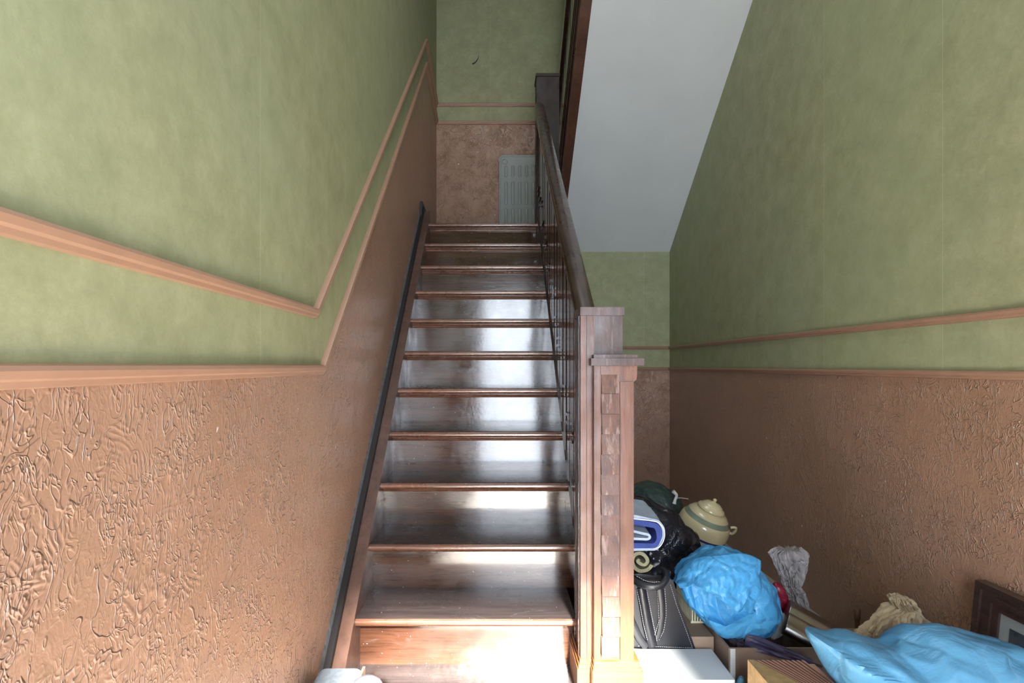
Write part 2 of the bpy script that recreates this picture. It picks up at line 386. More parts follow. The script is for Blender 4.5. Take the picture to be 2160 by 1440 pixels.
# walls: brown textured dado below the lower rail, green paper above
LOW = [(YF, CAMZ), (1.675, CAMZ), (4.20, CAMZ+2.336), (YB, CAMZ+2.219)]
UP = [(YF, CAMZ+0.156), (1.617, CAMZ+0.156), (4.19, CAMZ+2.494), (YB, CAMZ+2.369)]
def wall_yz(name, x, t, low):
    bm = bmesh.new()
    lo = [(low[0][0], 0.0)]+low+[(low[-1][0], 0.0)]
    prism(bm, [(YF-0.15, 0), (YF-0.15, low[0][1])]+low[1:]+[(YB+0.15, low[-1][1]), (YB+0.15, 0)], 0, x, x+t, 0)
    prism(bm, [(YF-0.15, low[0][1])]+low[1:]+[(YB+0.15, low[-1][1]), (YB+0.15, CEIL), (YF-0.15, CEIL)], 0, x, x+t, 1)
    return tag(link_mesh(name, bm, [M['plaster'], M['paper']]), kind='structure')
wall_yz('wall_left', XL, -0.15, LOW)
RL = CAMZ-0.018
wall_yz('wall_right', XR, 0.15, [(YF, RL), (YB, RL)])
bm = bmesh.new()
ZLB = LOW[-1][1]; XD = 0.50
prism(bm, [(XL, 0), (XL, ZLB), (XD, ZLB), (XD, RL), (XR, RL), (XR, 0)], 1, YB, YB+0.15, 0)
prism(bm, [(XL, ZLB), (XL, CEIL), (XR, CEIL), (XR, RL), (XD, RL), (XD, ZLB)], 1, YB, YB+0.15, 1)
tag(link_mesh('wall_back', bm, [M['plaster'], M['paper']]), kind='structure')
bm = bmesh.new()
for (a, b, c, d, mi) in ((XL, DX0, 0, CAMZ, 0), (DX1, XR, 0, CAMZ, 0), (XL, DX0, CAMZ, CEIL, 1), (DX1, XR, CAMZ, CEIL, 1), (DX0, DX1, DZ1, CEIL, 1)):
    box(bm, a, b, YF-0.15, YF, c, d, mi)
tag(link_mesh('wall_front', bm, [M['plaster'], M['paper']]), kind='structure')
bm = bmesh.new()
box(bm, XL-.15, XR+.15, YF-.15, YB+.15, CEIL, CEIL+0.02)
tag(link_mesh('ceiling', bm, M['white']), kind='structure')
bm = bmesh.new()
for a, b in ((DX0-0.0, DX0+0.05), (DX1-0.05, DX1)): box(bm, a, b, YF-0.14, YF+0.02, 0, DZ1)
box(bm, DX0, DX1, YF-0.14, YF+0.02, DZ1-0.05, DZ1)
tag(link_mesh('door_1', bm, M['dark']), kind='structure')
bm = bmesh.new()
for a in (SKX0, (SKX0+SKX1)/2-0.015, SKX1-0.03): box(bm, a, a+0.03, SKY0, SKY1, CEIL-0.01, CEIL+0.025)
tag(link_mesh('fill_lamp_bars_1', bm, M['white']), kind='structure')  # made-up bars round the added fill lamp, no opening behind them
# rails: a small moulded profile swept along the walls
PROF = [(-0.015, 0), (-0.013, 0.010), (-0.006, 0.012), (-0.003, 0.018), (0.006, 0.021), (0.012, 0.017), (0.015, 0.008), (0.015, 0)]
def rail(i, path, place, dz):
    bm = bmesh.new(); sweep(bm, path, [(a+dz, o) for a, o in PROF], place)
    tag(link_mesh('trim_%d' % i, bm, M['trimw'], smooth=30), kind='structure')
EPS = 0.0005
rail(1, LOW, lambda p, o: (XL+o-EPS, p.x, p.y), -0.012)
rail(2, UP, lambda p, o: (XL+o-EPS, p.x, p.y), 0.0)
rail(3, [(YF, RL), (YB, RL)], lambda p, o: (XR-o+EPS, p.x, p.y), -0.012)
rail(4, [(YF, CAMZ+0.161), (YB, CAMZ+0.161)], lambda p, o: (XR-o+EPS, p.x, p.y), 0.0)
rail(5, [(XL, ZLB), (0.62, ZLB)], lambda p, o: (p.x, YB-o+EPS, p.y), -0.012)
rail(6, [(XL, UP[-1][1]), (0.62, UP[-1][1])], lambda p, o: (p.x, YB-o+EPS, p.y), 0.0)
rail(7, [(0.52, RL), (XR, RL)], lambda p, o: (p.x, YB-o+EPS, p.y), -0.012)
rail(8, [(0.52, CAMZ+0.161), (XR, CAMZ+0.161)], lambda p, o: (p.x, YB-o+EPS, p.y), 0.0)

# ================================================================ staircase (lower flight, one thing)
st = thing('staircase', (-0.1, Y0-G, 0), 'dark varnished wooden staircase climbing between the left wall and a square newel post', 'staircase')
# treads and risers: the first of each, then copies
def tread_profile(y, z, back):
    t = 0.026
    pts = [(y+back, z), (y+back, z-t), (y+NS*0.45, z-t)]
    for i in range(9):
        a = -PI/2-PI*i/8
        pts.append((y+t/2+t/2*math.cos(a), z-t/2+t/2*math.sin(a)))
    return pts
def nose(o):
    y0_ = min(v.co.y for v in o.data.vertices)
    for p in o.data.polygons:
        if p.center.y < y0_+0.030 and p.normal.z < 0.97 and abs(p.normal.x) < 0.5: p.material_index = 1  # front edge faces get a lighter brown than the tread top
bm = bmesh.new(); prism(bm, tread_profile(ny(-1), nz(-1), G+NS+0.02), 0, XS-0.005, 0.27)
tr0 = link_mesh('tread', bm, [M['treadm'], M['edge']], st, smooth=30); nose(tr0)
bm = bmesh.new()
yb_ = ny(-1)+NS; zt_ = nz(-1)-0.026
mo = [(yb_, zt_), (yb_-0.020, zt_), (yb_-0.021, zt_-0.006), (yb_-0.012, zt_-0.009), (yb_-0.008, zt_-0.018), (yb_-0.003, zt_-0.021), (yb_, zt_-0.021)]
prism(bm, mo, 0, XS-0.002, 0.27); mo0 = link_mesh('nosing_moulding', bm, M['edge'], st, smooth=30)
bm = bmesh.new(); prism(bm, [(yb_, zt_), (yb_+0.018, zt_), (yb_+0.018, zt_-R+0.026), (yb_, zt_-R+0.026)], 0, XS-0.002, 0.27)
ri0 = link_mesh('riser', bm, M['step'], st)
def cp(o, parent, dx=0, dy=0, dz=0):
    c = o.copy(); C.objects.link(c); c.parent = parent; c.location = o.location+Vector((dx, dy, dz)); return c
for o in (tr0, mo0, ri0): cp(o, st, 0, G, R)
# the steps above the newel are wider and reach the right stringer
k = 1; XW = XE+0.004; yb_ = ny(k)+NS; zt_ = nz(k)-0.026
bm = bmesh.new(); prism(bm, tread_profile(ny(k), nz(k), G+NS+0.02), 0, XS-0.005, XW)
tr1 = link_mesh('tread', bm, [M['treadm'], M['edge']], st, smooth=30); nose(tr1)
mo = [(yb_, zt_), (yb_-0.020, zt_), (yb_-0.021, zt_-0.006), (yb_-0.012, zt_-0.009), (yb_-0.008, zt_-0.018), (yb_-0.003, zt_-0.021), (yb_, zt_-0.021)]
bm = bmesh.new(); prism(bm, mo, 0, XS-0.002, XW); mo1 = link_mesh('nosing_moulding', bm, M['edge'], st, smooth=30)
bm = bmesh.new(); prism(bm, [(yb_, zt_), (yb_+0.018, zt_), (yb_+0.018, zt_-R+0.026), (yb_, zt_-R+0.026)], 0, XS-0.002, XW)
ri1 = link_mesh('riser', bm, M['step'], st)
for k in range(2, 11):
    for o in (tr1, mo1, ri1): cp(o, st, 0, (k-1)*G, (k-1)*R)
# stringers
SL = R/G
def sz(y, t): return Z0+(y-Y0)*SL+t
def slope_board(bm, x0, x1, ya, yb, t0, t1, mi=0):
    prism(bm, [(ya, sz(ya, t0)), (yb, sz(yb, t0)), (yb, sz(yb, t1)), (ya, sz(ya, t1))], 0, x0, x1, mi)
bm = bmesh.new(); ya = 1.43; yt = ny(10)+0.10
prism(bm, [(1.606, 0), (1.606, sz(1.606, 0.016)), (yt, sz(yt, 0.016)), (yt, sz(yt, -0.30)), (2.0, 0)], 0, XS-0.042, XS)
link_mesh('stringer', bm, M['strng'], st, bevel=0.003)
bm = bmesh.new(); prism(bm, [(1.606, 0), (1.606, sz(1.606, 0.050)), (yt, sz(yt, 0.050)), (yt, sz(yt, -0.30)), (2.0, 0)], 0, XS-0.062, XS-0.042)
link_mesh('wall_string', bm, M['black'], st, bevel=0.003)
bm = bmesh.new()
N_ = 260
vs_prev = None
for i in range(N_+1):
    y = 1.606+(yt+0.03-1.606)*i/N_; e = 0.066+0.010*noise.noise(Vector((y*60, 0, 0)))+0.006*noise.noise(Vector((y*17, 3, 0)))
    c4 = [bm.verts.new((XL-0.0005, y, sz(y, 0.0))), bm.verts.new((XS-0.062, y, sz(y, 0.0))), bm.verts.new((XS-0.062, y, sz(y, 0.046))), bm.verts.new((XL-0.0005, y, sz(y, e)))]
    if vs_prev:
        for q in range(4): bm.faces.new((vs_prev[q], vs_prev[(q+1) % 4], c4[(q+1) % 4], c4[q]))
    else: bm.faces.new(c4)
    vs_prev = c4
bm.faces.new(vs_prev[::-1])
link_mesh('filler_strip', bm, M['greyedge'], st)
bm = bmesh.new()
ys = 1.862
prism(bm, [(ys, 0), (ys, sz(ys, 0.03)), (yt-0.08, sz(yt-0.08, 0.03)), (yt-0.08, sz(yt-0.08, -0.28)), (2.2, 0)], 0, XE, XE+0.035)
link_mesh('stringer', bm, M['dark'], st, bevel=0.003)
bm = bmesh.new(); prism(bm, [(2.2, 0.0), (2.2, sz(2.2, -0.31)), (3.8, sz(3.8, -0.31)), (3.8, 0)], 0, XE+0.008, XE+0.024)
link_mesh('side_panel', bm, M['dark'], st)
# landing
bm = bmesh.new(); box(bm, XL, 0.50, ny(10)+NS+0.02, YB, nz(10)-0.22, nz(10)-0.001)
link_mesh('landing', bm, M['step'], st)
# black skirting piece at the head of the flight
bm = bmesh.new(); prism(bm, [(ny(10)-0.02, nz(10)), (ny(10)+0.06, nz(10)+0.17), (YB, nz(10)+0.10), (YB, nz(10))], 0, XL, XL+0.018)
link_mesh('landing_skirting', bm, M['black'], st)
# handrail: moulded section swept up the slope
RY0, RZ0, RY1, RZ1 = 1.84, CAMZ+0.195, 3.86, CAMZ+1.865
bm = bmesh.new()
sec = [(-0.034, -0.040), (-0.034, -0.020), (-0.028, -0.014), (-0.033, -0.008), (-0.031, 0.002), (-0.020, 0.010), (0, 0.013), (0.020, 0.010), (0.031, 0.002), (0.033, -0.008), (0.028, -0.014), (0.034, -0.020), (0.034, -0.040), (0.022, -0.046), (0.022, -0.060), (-0.022, -0.060), (-0.022, -0.046)]
sec = [(a, b-0.013) for a, b in sec]
d = Vector((0, RY1-RY0, RZ1-RZ0)).normalized(); up = Vector((0, -d.z, d.y))
rings = []
for y, z in ((RY0, RZ0), (RY1, RZ1)):
    rings.append([])
    for a, b in sec:
        p = Vector((0.306+a, y, z))+up*b; tt = (y-p.y)/d.y; rings[-1].append(bm.verts.new(p+d*tt))
K = len(sec)
for k in range(K): bm.faces.new((rings[0][k], rings[0][(k+1) % K], rings[1][(k+1) % K], rings[1][k]))
bm.faces.new(rings[0][::-1]); bm.faces.new(rings[1])
link_mesh('handrail', bm, M['rail'], st, smooth=35)
# flat board balusters with a small moulded band and wide grooved boards between them
def rz(y): return RZ0+(y-RY0)*(RZ1-RZ0)/(RY1-RY0)
ys_ = [1.965+0.118*i for i in range(16)]
for i, y in enumerate(ys_):
    bm = bmesh.new(); wide = 0.100 if i % 3 == 1 else 0.074
    zb0 = lambda yy: sz(yy, 0.028)
    x0, x1 = (0.297, 0.315)
    prism(bm, [(y, zb0(y)), (y+wide, zb0(y+wide)), (y+wide, rz(y+wide)-0.07), (y, rz(y)-0.07)], 0, x0, x1)
    zc = sz(y, 0.26+0.05*(i % 3 == 1))
    for dz_ in (0.0, 0.034): box(bm, x0-0.008, x1+0.008, y-0.006, y+wide+0.006, zc+dz_, zc+dz_+0.012)
    link_mesh('baluster', bm, M['dark'], st, bevel=0.002)
# lower newel post, built up of boards
nw = bmesh.new()
X0, X1, Ya, Yb_ = 0.270, 0.401, 1.725, 1.859; ZN = CAMZ+0.1845
box(nw, X0, X1, Ya, Yb_, 0.26, ZN-0.026)
newel = link_mesh('newel_post', nw, M['newelt'], st, bevel=0.004)
bm = bmesh.new()
box(bm, X0-0.003, X0+0.014, Ya-0.006, Ya+0.001, 0.29, ZN-0.027); box(bm, X0+0.017, X0+0.040, Ya-0.004, Ya+0.001, 0.29, ZN-0.027)
link_mesh('face_board', bm, M['newel'], newel, bevel=0.0015)
bm = bmesh.new(); box(bm, X0-0.006, X0+0.001, Ya+0.010, Ya+0.030, 0.295, ZN-0.027); box(bm, X0-0.004, X0+0.001, Yb_-0.03, Yb_-0.006, 0.295, ZN-0.027)
link_mesh('side_board', bm, M['dark'], newel, bevel=0.0015)
bm = bmesh.new(); box(bm, X0-0.004, X1+0.004, Ya-0.007, Yb_+0.004, ZN-0.026, ZN)
link_mesh('cap', bm, M['newelt'], newel, bevel=0.003)
bm = bmesh.new(); XP = 0.2545
box(bm, XP, X0+0.06, 1.703, 1.905, 0.0, 0.272); box(bm, XP+0.004, X0+0.06, 1.707, 1.905, 0.270, 0.284); box(bm, XP+0.009, X0+0.06, 1.713, 1.905, 0.282, 0.297)
link_mesh('plinth', bm, M['newelx'], newel, bevel=0.003)
# pilaster board in front with a strip of small shingles
PX0, PX1, PY0 = 0.3045, 0.4335, 1.690
bm = bmesh.new()
zt = CAMZ-(771-771)*0; zt = CAMZ+0.0005
prism(bm, [(PX0, 0.28), (PX1-0.006, 0.28), (PX1-0.006, zt-0.062), (PX1-0.004, zt-0.050), (PX1+0.004, zt-0.044), (PX1+0.006, zt-0.028), (PX1+0.006, zt), (PX0, zt)], 1, PY0+0.006, Ya-0.002)
pil = link_mesh('pilaster', bm, M['newel'], st, bevel=0.002)
bm = bmesh.new()
SX0, SX1 = 0.3265, 0.3815
box(bm, PX0, SX0-0.003, PY0, PY0+0.007, 0.30, zt-0.001); box(bm, SX1+0.004, PX1-0.006, PY0, PY0+0.007, 0.30, zt-0.05)
box(bm, SX0-0.001, SX1+0.004, PY0+0.002, PY0+0.007, zt-0.028, zt-0.001)
link_mesh('stile', bm, M['newel'], pil, bevel=0.0015)
ztop = CAMZ-(788-771)*PY0/F; zbot = CAMZ-(1383-771)*PY0/F; nsh = 14; hh = (ztop-zbot)/nsh
bm = bmesh.new()
v_ = box(bm, SX0+0.001, SX1, PY0-0.004, PY0+0.007, ztop-hh+0.0015, ztop)
for q in v_:
    if q.co.y < PY0 and q.co.z > ztop-0.001: q.co.y += 0.007
    if q.co.y < PY0 and q.co.z < ztop-hh+0.01: q.co.y -= 0.005
sh0 = link_mesh('shingle', bm, M['shingle'], pil, bevel=0.0015, segs=2)
for i in range(1, nsh):
    c = cp(sh0, pil, random.uniform(-0.0015, 0.002), random.uniform(-0.003, 0.001), -i*hh)
bm = bmesh.new(); zc = CAMZ
box(bm, 0.2935, 0.4565, PY0-0.012, Ya-0.001, zc+0.0005, zc+0.0225); box(bm, 0.303, 0.4385, PY0-0.004, Ya-0.001, zc+0.0225, zc+0.034)
link_mesh('pilaster_cap', bm, M['newelt'], pil, bevel=0.002)
bm = bmesh.new()
box(bm, 0.2955, 0.4515, 1.668, 1.83, 0.0, 0.283); box(bm, 0.2985, 0.4475, 1.672, 1.83, 0.283, 0.291); box(bm, 0.302, 0.4435, 1.680, 1.83, 0.291, 0.308)
link_mesh('pilaster_plinth', bm, M['newelx'], pil, bevel=0.003)
# upper newel
bm = bmesh.new(); box(bm, 0.287, 0.447, 3.845, 3.99, nz(10)-0.30, CAMZ+2.04)
nw2 = link_mesh('newel_post', bm, M['post'], st, bevel=0.005)
bm = bmesh.new(); box(bm, 0.282, 0.452, 3.840, 3.995, CAMZ+2.04, CAMZ+2.06); link_mesh('cap', bm, M['post'], nw2, bevel=0.003)

# ================================================================ upper flight
uf = thing('upper_staircase', (1.1, YB, CAMZ+1.036), 'upper stair flight with white plastered underside rising along the right wall', 'staircase')
SU = 0.755; ZU = CAMZ+1.036
def uz(y, t=0): return ZU+SU*(YB-y)+t
bm = bmesh.new(); ye = 1.95
prism(bm, [(YB, uz(YB)), (ye, uz(ye)), (ye, uz(ye, 0.14)), (YB, uz(YB, 0.14))], 0, 0.588, XR)
link_mesh('soffit', bm, M['white'], uf)
bm = bmesh.new()
for i in range(13):
    ya = YB-0.02-0.235*i; zt2 = uz(ya)+0.30
    if ya-0.235 < ye: break
    box(bm, 0.60, XR-0.001, ya-0.26, ya, zt2-0.03, zt2); box(bm, 0.60, XR-0.001, ya-0.02, ya-0.002, zt2-0.18, zt2-0.03)
link_mesh('steps', bm, M['step'], uf)
bm = bmesh.new()
prism(bm, [(YB-0.02, uz(YB-0.02, -0.012)), (ye, uz(ye, -0.012)), (ye, uz(ye, 0.33)), (YB-0.02, uz(YB-0.02, 0.33))], 0, 0.525, 0.592)
link_mesh('stringer', bm, M['underside'], uf, bevel=0.004)
bm = bmesh.new()
for t in (0.10, 0.20, 0.29): prism(bm, [(YB-0.05, uz(YB-0.05, t)), (ye, uz(ye, t)), (ye, uz(ye, t+0.014)), (YB-0.05, uz(YB-0.05, t+0.014))], 0, 0.513, 0.527)
link_mesh('stringer_moulding', bm, M['dark'], uf)
bm = bmesh.new()
prism(bm, [(YB-0.05, uz(YB-0.05, 1.02)), (ye, uz(ye, 1.02)), (ye, uz(ye, 1.09)), (YB-0.05, uz(YB-0.05, 1.09))], 0, 0.525, 0.592)
link_mesh('handrail', bm, M['dark'], uf, bevel=0.012)
for i in range(23):
    y = YB-0.10-0.125*i
    if y-0.08 < ye: break
    wide = 0.118 if i % 2 else 0.104
    bm = bmesh.new(); prism(bm, [(y, uz(y, 0.32)), (y-wide, uz(y-wide, 0.32)), (y-wide, uz(y-wide, 1.03)), (y, uz(y, 1.03))], 0, 0.545, 0.572)
    link_mesh('baluster', bm, M['dark'], uf, bevel=0.002)

# ================================================================ radiator
rd = thing('radiator', (0.24, YB-0.05, nz(10)+0.05), 'grey pressed steel panel radiator on the landing wall', 'radiator')
RX0, RX1, RZa, RZb, RYf = P(1053, 0, 4.90).x, 0.47, nz(10)+0.08, CAMZ+(771-327)*4.90/F, 4.90
bm = bmesh.new()
outline = []
def rrect(x0, x1, z0, z1, r, n_=6):
    o = []
    for cx, cz, a0 in ((x1-r, z1-r, 0), (x0+r, z1-r, PI/2), (x0+r, z0+r, PI), (x1-r, z0+r, 1.5*PI)):
        for i in range(n_+1):
            a = a0+PI/2*i/n_; o.append((cx+r*math.cos(a), cz+r*math.sin(a)))
    return o
prism(bm, rrect(RX0, RX1, RZa, RZb, 0.035), 1, RYf, RYf+0.022)
link_mesh('panel', bm, M['rad'], rd, bevel=0.005, smooth=True)
bm = bmesh.new()
sec = rrect(RX0+0.012, RX1-0.012, RZa+0.012, RZb-0.012, 0.028)
tube(bm, [(x, RYf, z) for x, z in sec], 0.004, 6, closed=True)
link_mesh('rim', bm, M['rad'], rd, smooth=60)
def capsule(bm, x, z0, z1, r, y, d):
    pts = []
    for i in range(9): a = PI*i/8; pts.append((x+r*math.cos(a), z1-r+r*math.sin(a)))
    for i in range(9): a = PI+PI*i/8; pts.append((x+r*math.cos(a), z0+r+r*math.sin(a)))
    A = [bm.verts.new((a, y+0.001, b)) for a, b in pts]; cx = x; cz = (z0+z1)/2
    B = [bm.verts.new((cx+(a-cx)*0.55, y-d, b+(0.45*r if b < cz else -0.45*r)*1.0)) for a, b in pts]
    for i in range(len(pts)):
        j = (i+1) % len(pts); bm.faces.new((A[i], A[j], B[j], B[i]))
    bm.faces.new(B)
kz = 4.90/F
rows = [(328+28-0, 328+52), (362+18, 412+20), (430+8, 490)]
rows = [(349-1, 374), (382, 432), (439, 492)]
for a, b in rows:
    for j in range(6):
        if a < 350 and j == 0: a2 = 349
        x = P(1067.5+14.4*j, 0, 4.90).x
        bm = bmesh.new(); capsule(bm, x, CAMZ-(b-771)*kz, CAMZ-((a if (j or a > 350) else a)-771)*kz, 0.017, RYf, 0.006)
        link_mesh('flute', bm, M['rad'], rd, smooth=60)
        if j and a < 350:
            pass
bm = bmesh.new(); c_ = P(1065, 341, 4.90); tube(bm, [(c_.x+0.022*math.cos(t*PI/12), RYf-0.001, c_.z+0.022*math.sin(t*PI/12)) for t in range(24)], 0.003, 6, closed=True)
link_mesh('corner_ring', bm, M['rad'], rd, smooth=60)
for x_ in (RX0+0.08, RX1-0.11):
    bm = bmesh.new(); box(bm, x_, x_+0.03, RYf+0.022, YB, RZb-0.15, RZb-0.08); link_mesh('bracket', bm, M['rad'], rd)

# ================================================================ the pile beside the stairs
# white flat box
bm = bmesh.new(); box(bm, 0.462, 0.768, 1.752, 1.943, 0.0, 0.211)
wb = rebase(link_mesh('white_box', bm, M['whitebox'], bevel=0.0025)); tag(wb, 'flat topped white box beside the newel post below the black handbag', 'box')
# hidden support carton and grey-brown carton
bm = bmesh.new(); box(bm, 0.44, 0.690, 1.95, 2.21, 0.0, 0.196)
tag(rebase(link_mesh('cardboard_box', bm, M['card2'], bevel=0.002)), 'low brown cardboard box under the black handbag behind the white box', 'box')
bm = bmesh.new(); box(bm, 0.700, 0.784, 1.962, 2.25, 0.0, 0.245)
tag(rebase(link_mesh('cardboard_box', bm, M['card'], bevel=0.002)), 'narrow brown cardboard box carrying the cream basket behind the white box', 'box')
# open carton
oc = thing('open_carton', (0.97, 2.0, 0), 'open brown cardboard carton under the round blue bag', 'box')
bm = bmesh.new(); bx0, bx1, by0, by1, bz = 0.79, 1.16, 1.85, 2.20, 0.262
box(bm, bx0, bx1, by0, by1, 0.0, 0.006)
for a in ((bx0, bx0+0.006, by0, by1), (bx1-0.006, bx1, by0, by1), (bx0+0.006, bx1-0.006, by0, by0+0.006), (bx0+0.006, bx1-0.006, by1-0.006, by1)): box(bm, *a, 0.006, bz)
link_mesh('carton_body', bm, M['card2'], oc)
bm = bmesh.new(); box(bm, bx0+0.005, bx0+0.022, by0-0.002, by0, 0.02, bz-0.002); link_mesh('tape_strip', bm, M['whitebox'], oc)
# basket
bk = thing('plastic_basket', (0.745, 2.06, 0.245), 'cream slotted plastic basket squeezed between black handbag and round blue bag', 'basket')
bm = bmesh.new(); a0, a1, b0, b1, c0, c1 = 0.742, 0.806, 2.065, 2.24, 0.245, 0.36
box(bm, a0, a1, b0, b1, c0, c0+0.004)
for i in range(7):
    x = a0+(a1-a0-0.005)*i/6
    box(bm, x, x+0.005, b0, b0+0.003, c0+0.004, c1); box(bm, x, x+0.005, b1-0.003, b1, c0+0.004, c1)
for i in range(14):
    y = b0+0.004+(b1-b0-0.012)*i/13
    box(bm, a0, a0+0.003, y, y+0.005, c0+0.004, c1); box(bm, a1-0.003, a1, y, y+0.005, c0+0.004, c1)
link_mesh('slats', bm, M['basket'], bk)
bm = bmesh.new()
for z in (c0+0.004, c0+0.055, c1-0.012):
    tube(bm, [(a0, b0, z), (a1, b0, z), (a1, b1, z), (a0, b1, z)], 0.0045, 6, closed=True)
link_mesh('rim', bm, M['basket'], bk, smooth=60)
# black handbag
hb = thing('handbag', (0.56, 1.99, 0.197), 'black leather handbag with pale stitching on the boxes beside the newel', 'bag')
bm = bmesh.new()
def hbp(px, py, y=1.95): q = P(px, py, y); return (q.x, q.z)
out = [hbp(1316, 1366), hbp(1468, 1370), hbp(1450, 1320), hbp(1434, 1275), hbp(1421, 1226), hbp(1404, 1212), hbp(1380, 1214), hbp(1350, 1210), hbp(1318, 1212)]
prism(bm, out, 1, 1.952, 1.995)
body = link_mesh('bag_body', bm, M['leather'], hb, bevel=0.012, segs=3, smooth=60)
def strip(bm, pts, w_, th, y):
    pts = [Vector(hbp(a, b, y)) for a, b in pts]; n_ = len(pts); L_ = []; R_ = []
    for i in range(n_):
        t = (pts[min(i+1, n_-1)]-pts[max(0, i-1)]).normalized(); nn_ = Vector((-t.y, t.x))*w_/2
        L_.append((pts[i]+nn_)); R_.append((pts[i]-nn_))
    rings_ = []
    for i in range(n_):
        a, b = L_[i], R_[i]; m_ = (a+b)/2
        rings_.append([bm.verts.new((a.x, y+0.004, a.y)), bm.verts.new((a.x*.9+b.x*.1, y-th*.7, a.y*.9+b.y*.1)), bm.verts.new((m_.x, y-th, m_.y)), bm.verts.new((a.x*.1+b.x*.9, y-th*.7, a.y*.1+b.y*.9)), bm.verts.new((b.x, y+0.004, b.y))])
    for i in range(n_-1):
        for k in range(4): bm.faces.new((rings_[i][k], rings_[i][k+1], rings_[i+1][k+1], rings_[i+1][k]))
        bm.faces.new((rings_[i][4], rings_[i][0], rings_[i+1][0], rings_[i+1][4]))
    bm.faces.new(rings_[0][::-1]); bm.faces.new(rings_[-1])
bm = bmesh.new(); strip(bm, [(1352, 1238), (1358, 1275), (1365, 1315), (1372, 1345), (1376, 1362)], 0.038, 0.012, 1.95)
link_mesh('strap', bm, M['leather'], hb, smooth=60)
bm = bmesh.new(); strip(bm, [(1392, 1240), (1396, 1270), (1397, 1300), (1393, 1325), (1388, 1345)], 0.026, 0.010, 1.95)
link_mesh('strap', bm, M['leather'], hb, smooth=60)
bm = bmesh.new(); strip(bm, [(1316, 1240), (1322, 1270), (1332, 1310), (1348, 1345), (1362, 1364)], 0.030, 0.010, 1.95)
link_mesh('strap', bm, M['leather'], hb, smooth=60)
bm = bmesh.new()
hpts = [P(a, b, yy) for a, b, yy in ((1330, 1216, 1.955), (1350, 1230, 1.93), (1372, 1236, 1.915), (1392, 1233, 1.915), (1404, 1220, 1.925), (1402, 1206, 1.95), (1388, 1203, 1.97), (1380, 1210, 1.975))]
def smoothpts(pts, n_=6):
    o = []
    for i in range(len(pts)-1):
        p0, p1, p2, p3 = pts[max(i-1, 0)], pts[i], pts[i+1], pts[min(i+2, len(pts)-1)]
        for k in range(n_):
            t = k/n_
            o.append(0.5*((2*p1)+(p2-p0)*t+(2*p0-5*p1+4*p2-p3)*t*t+(-p0+3*p1-3*p2+p3)*t**3))
    return o+[pts[-1]]
tube(bm, smoothpts(hpts), 0.014, 12); link_mesh('handle', bm, M['leather'], hb, smooth=60)
def stitches(bm, line, y, step=0.0075, ln=0.0048):
    pts = [P(a, b, y) for a, b in line]; acc = 0
    for i in range(len(pts)-1):
        a, b = pts[i], pts[i+1]; L = (b-a).length; n_ = max(1, int(L/step)); t = (b-a).normalized()
        for k in range(n_):
            c = a+(b-a)*((k+0.5)/n_); tube(bm, [c-t*ln/2, c+t*ln/2], 0.0009, 5)
for ln_, yy_ in (([(1341, 1232), (1350, 1275), (1357, 1315), (1366, 1350)], 1.941), ([(1363, 1238), (1372, 1285), (1380, 1325), (1386, 1352)], 1.941),
    ([(1386, 1240), (1389, 1275), (1390, 1310), (1381, 1340)], 1.942), ([(1402, 1240), (1405, 1275), (1405, 1300), (1400, 1330), (1390, 1350)], 1.942),
    ([(1345, 1362), (1400, 1364), (1462, 1366)], 1.949), ([(1414, 1232), (1427, 1275), (1444, 1320), (1460, 1364)], 1.949), ([(1342, 1214), (1360, 1224), (1378, 1228), (1392, 1226)], 1.899)):
    bm = bmesh.new(); stitches(bm, ln_, yy_); link_mesh('stitching', bm, M['stitch'], hb)
# rolled khaki cloth
kr = thing('rolled_cloth', (0.525, 1.99, 0.49), 'khaki rolled cloth between the folded towel and black handbag', 'cloth')
bm = bmesh.new(); c_ = P(1352, 1181, 1.94); ring = []
pts = []
for i in range(70):
    t = i/69; a = t*2*PI*1.55+2.4; r = 0.012+0.033*t+0.002*math.sin(t*23); pts.append((c_.x+r*math.cos(a)*1.1, c_.z+r*math.sin(a)))
o2 = []
A = []
for (x, z), sgn in [(p, 1) for p in pts]: A.append((x, z))
th = 0.0125
inner = []
for i, (x, z) in enumerate(pts):
    dx, dz = x-c_.x, z-c_.z; L = math.hypot(dx, dz); inner.append((x-dx/L*th, z-dz/L*th))
rings = []
for y in (1.935, 1.95, 1.99, 2.04):
    rings.append(([bm.verts.new((x, y+0.004*noise.noise(Vector((x*40, z*40, 1))), z)) for x, z in pts], [bm.verts.new((x, y+0.004*noise.noise(Vector((x*40, z*40, 1))), z)) for x, z in inner]))
for (a, b), (c, d2) in zip(rings[:-1], rings[1:]):
    for i in range(69):
        bm.faces.new((a[i], a[i+1], c[i+1], c[i])); bm.faces.new((b[i+1], b[i], d2[i], d2[i+1]))
for a, b in (rings[0], rings[-1]):
    for i in range(69): bm.faces.new((a[i], a[i+1], b[i+1], b[i]))
link_mesh('cloth_roll', bm, M['khaki'], kr, smooth=60)
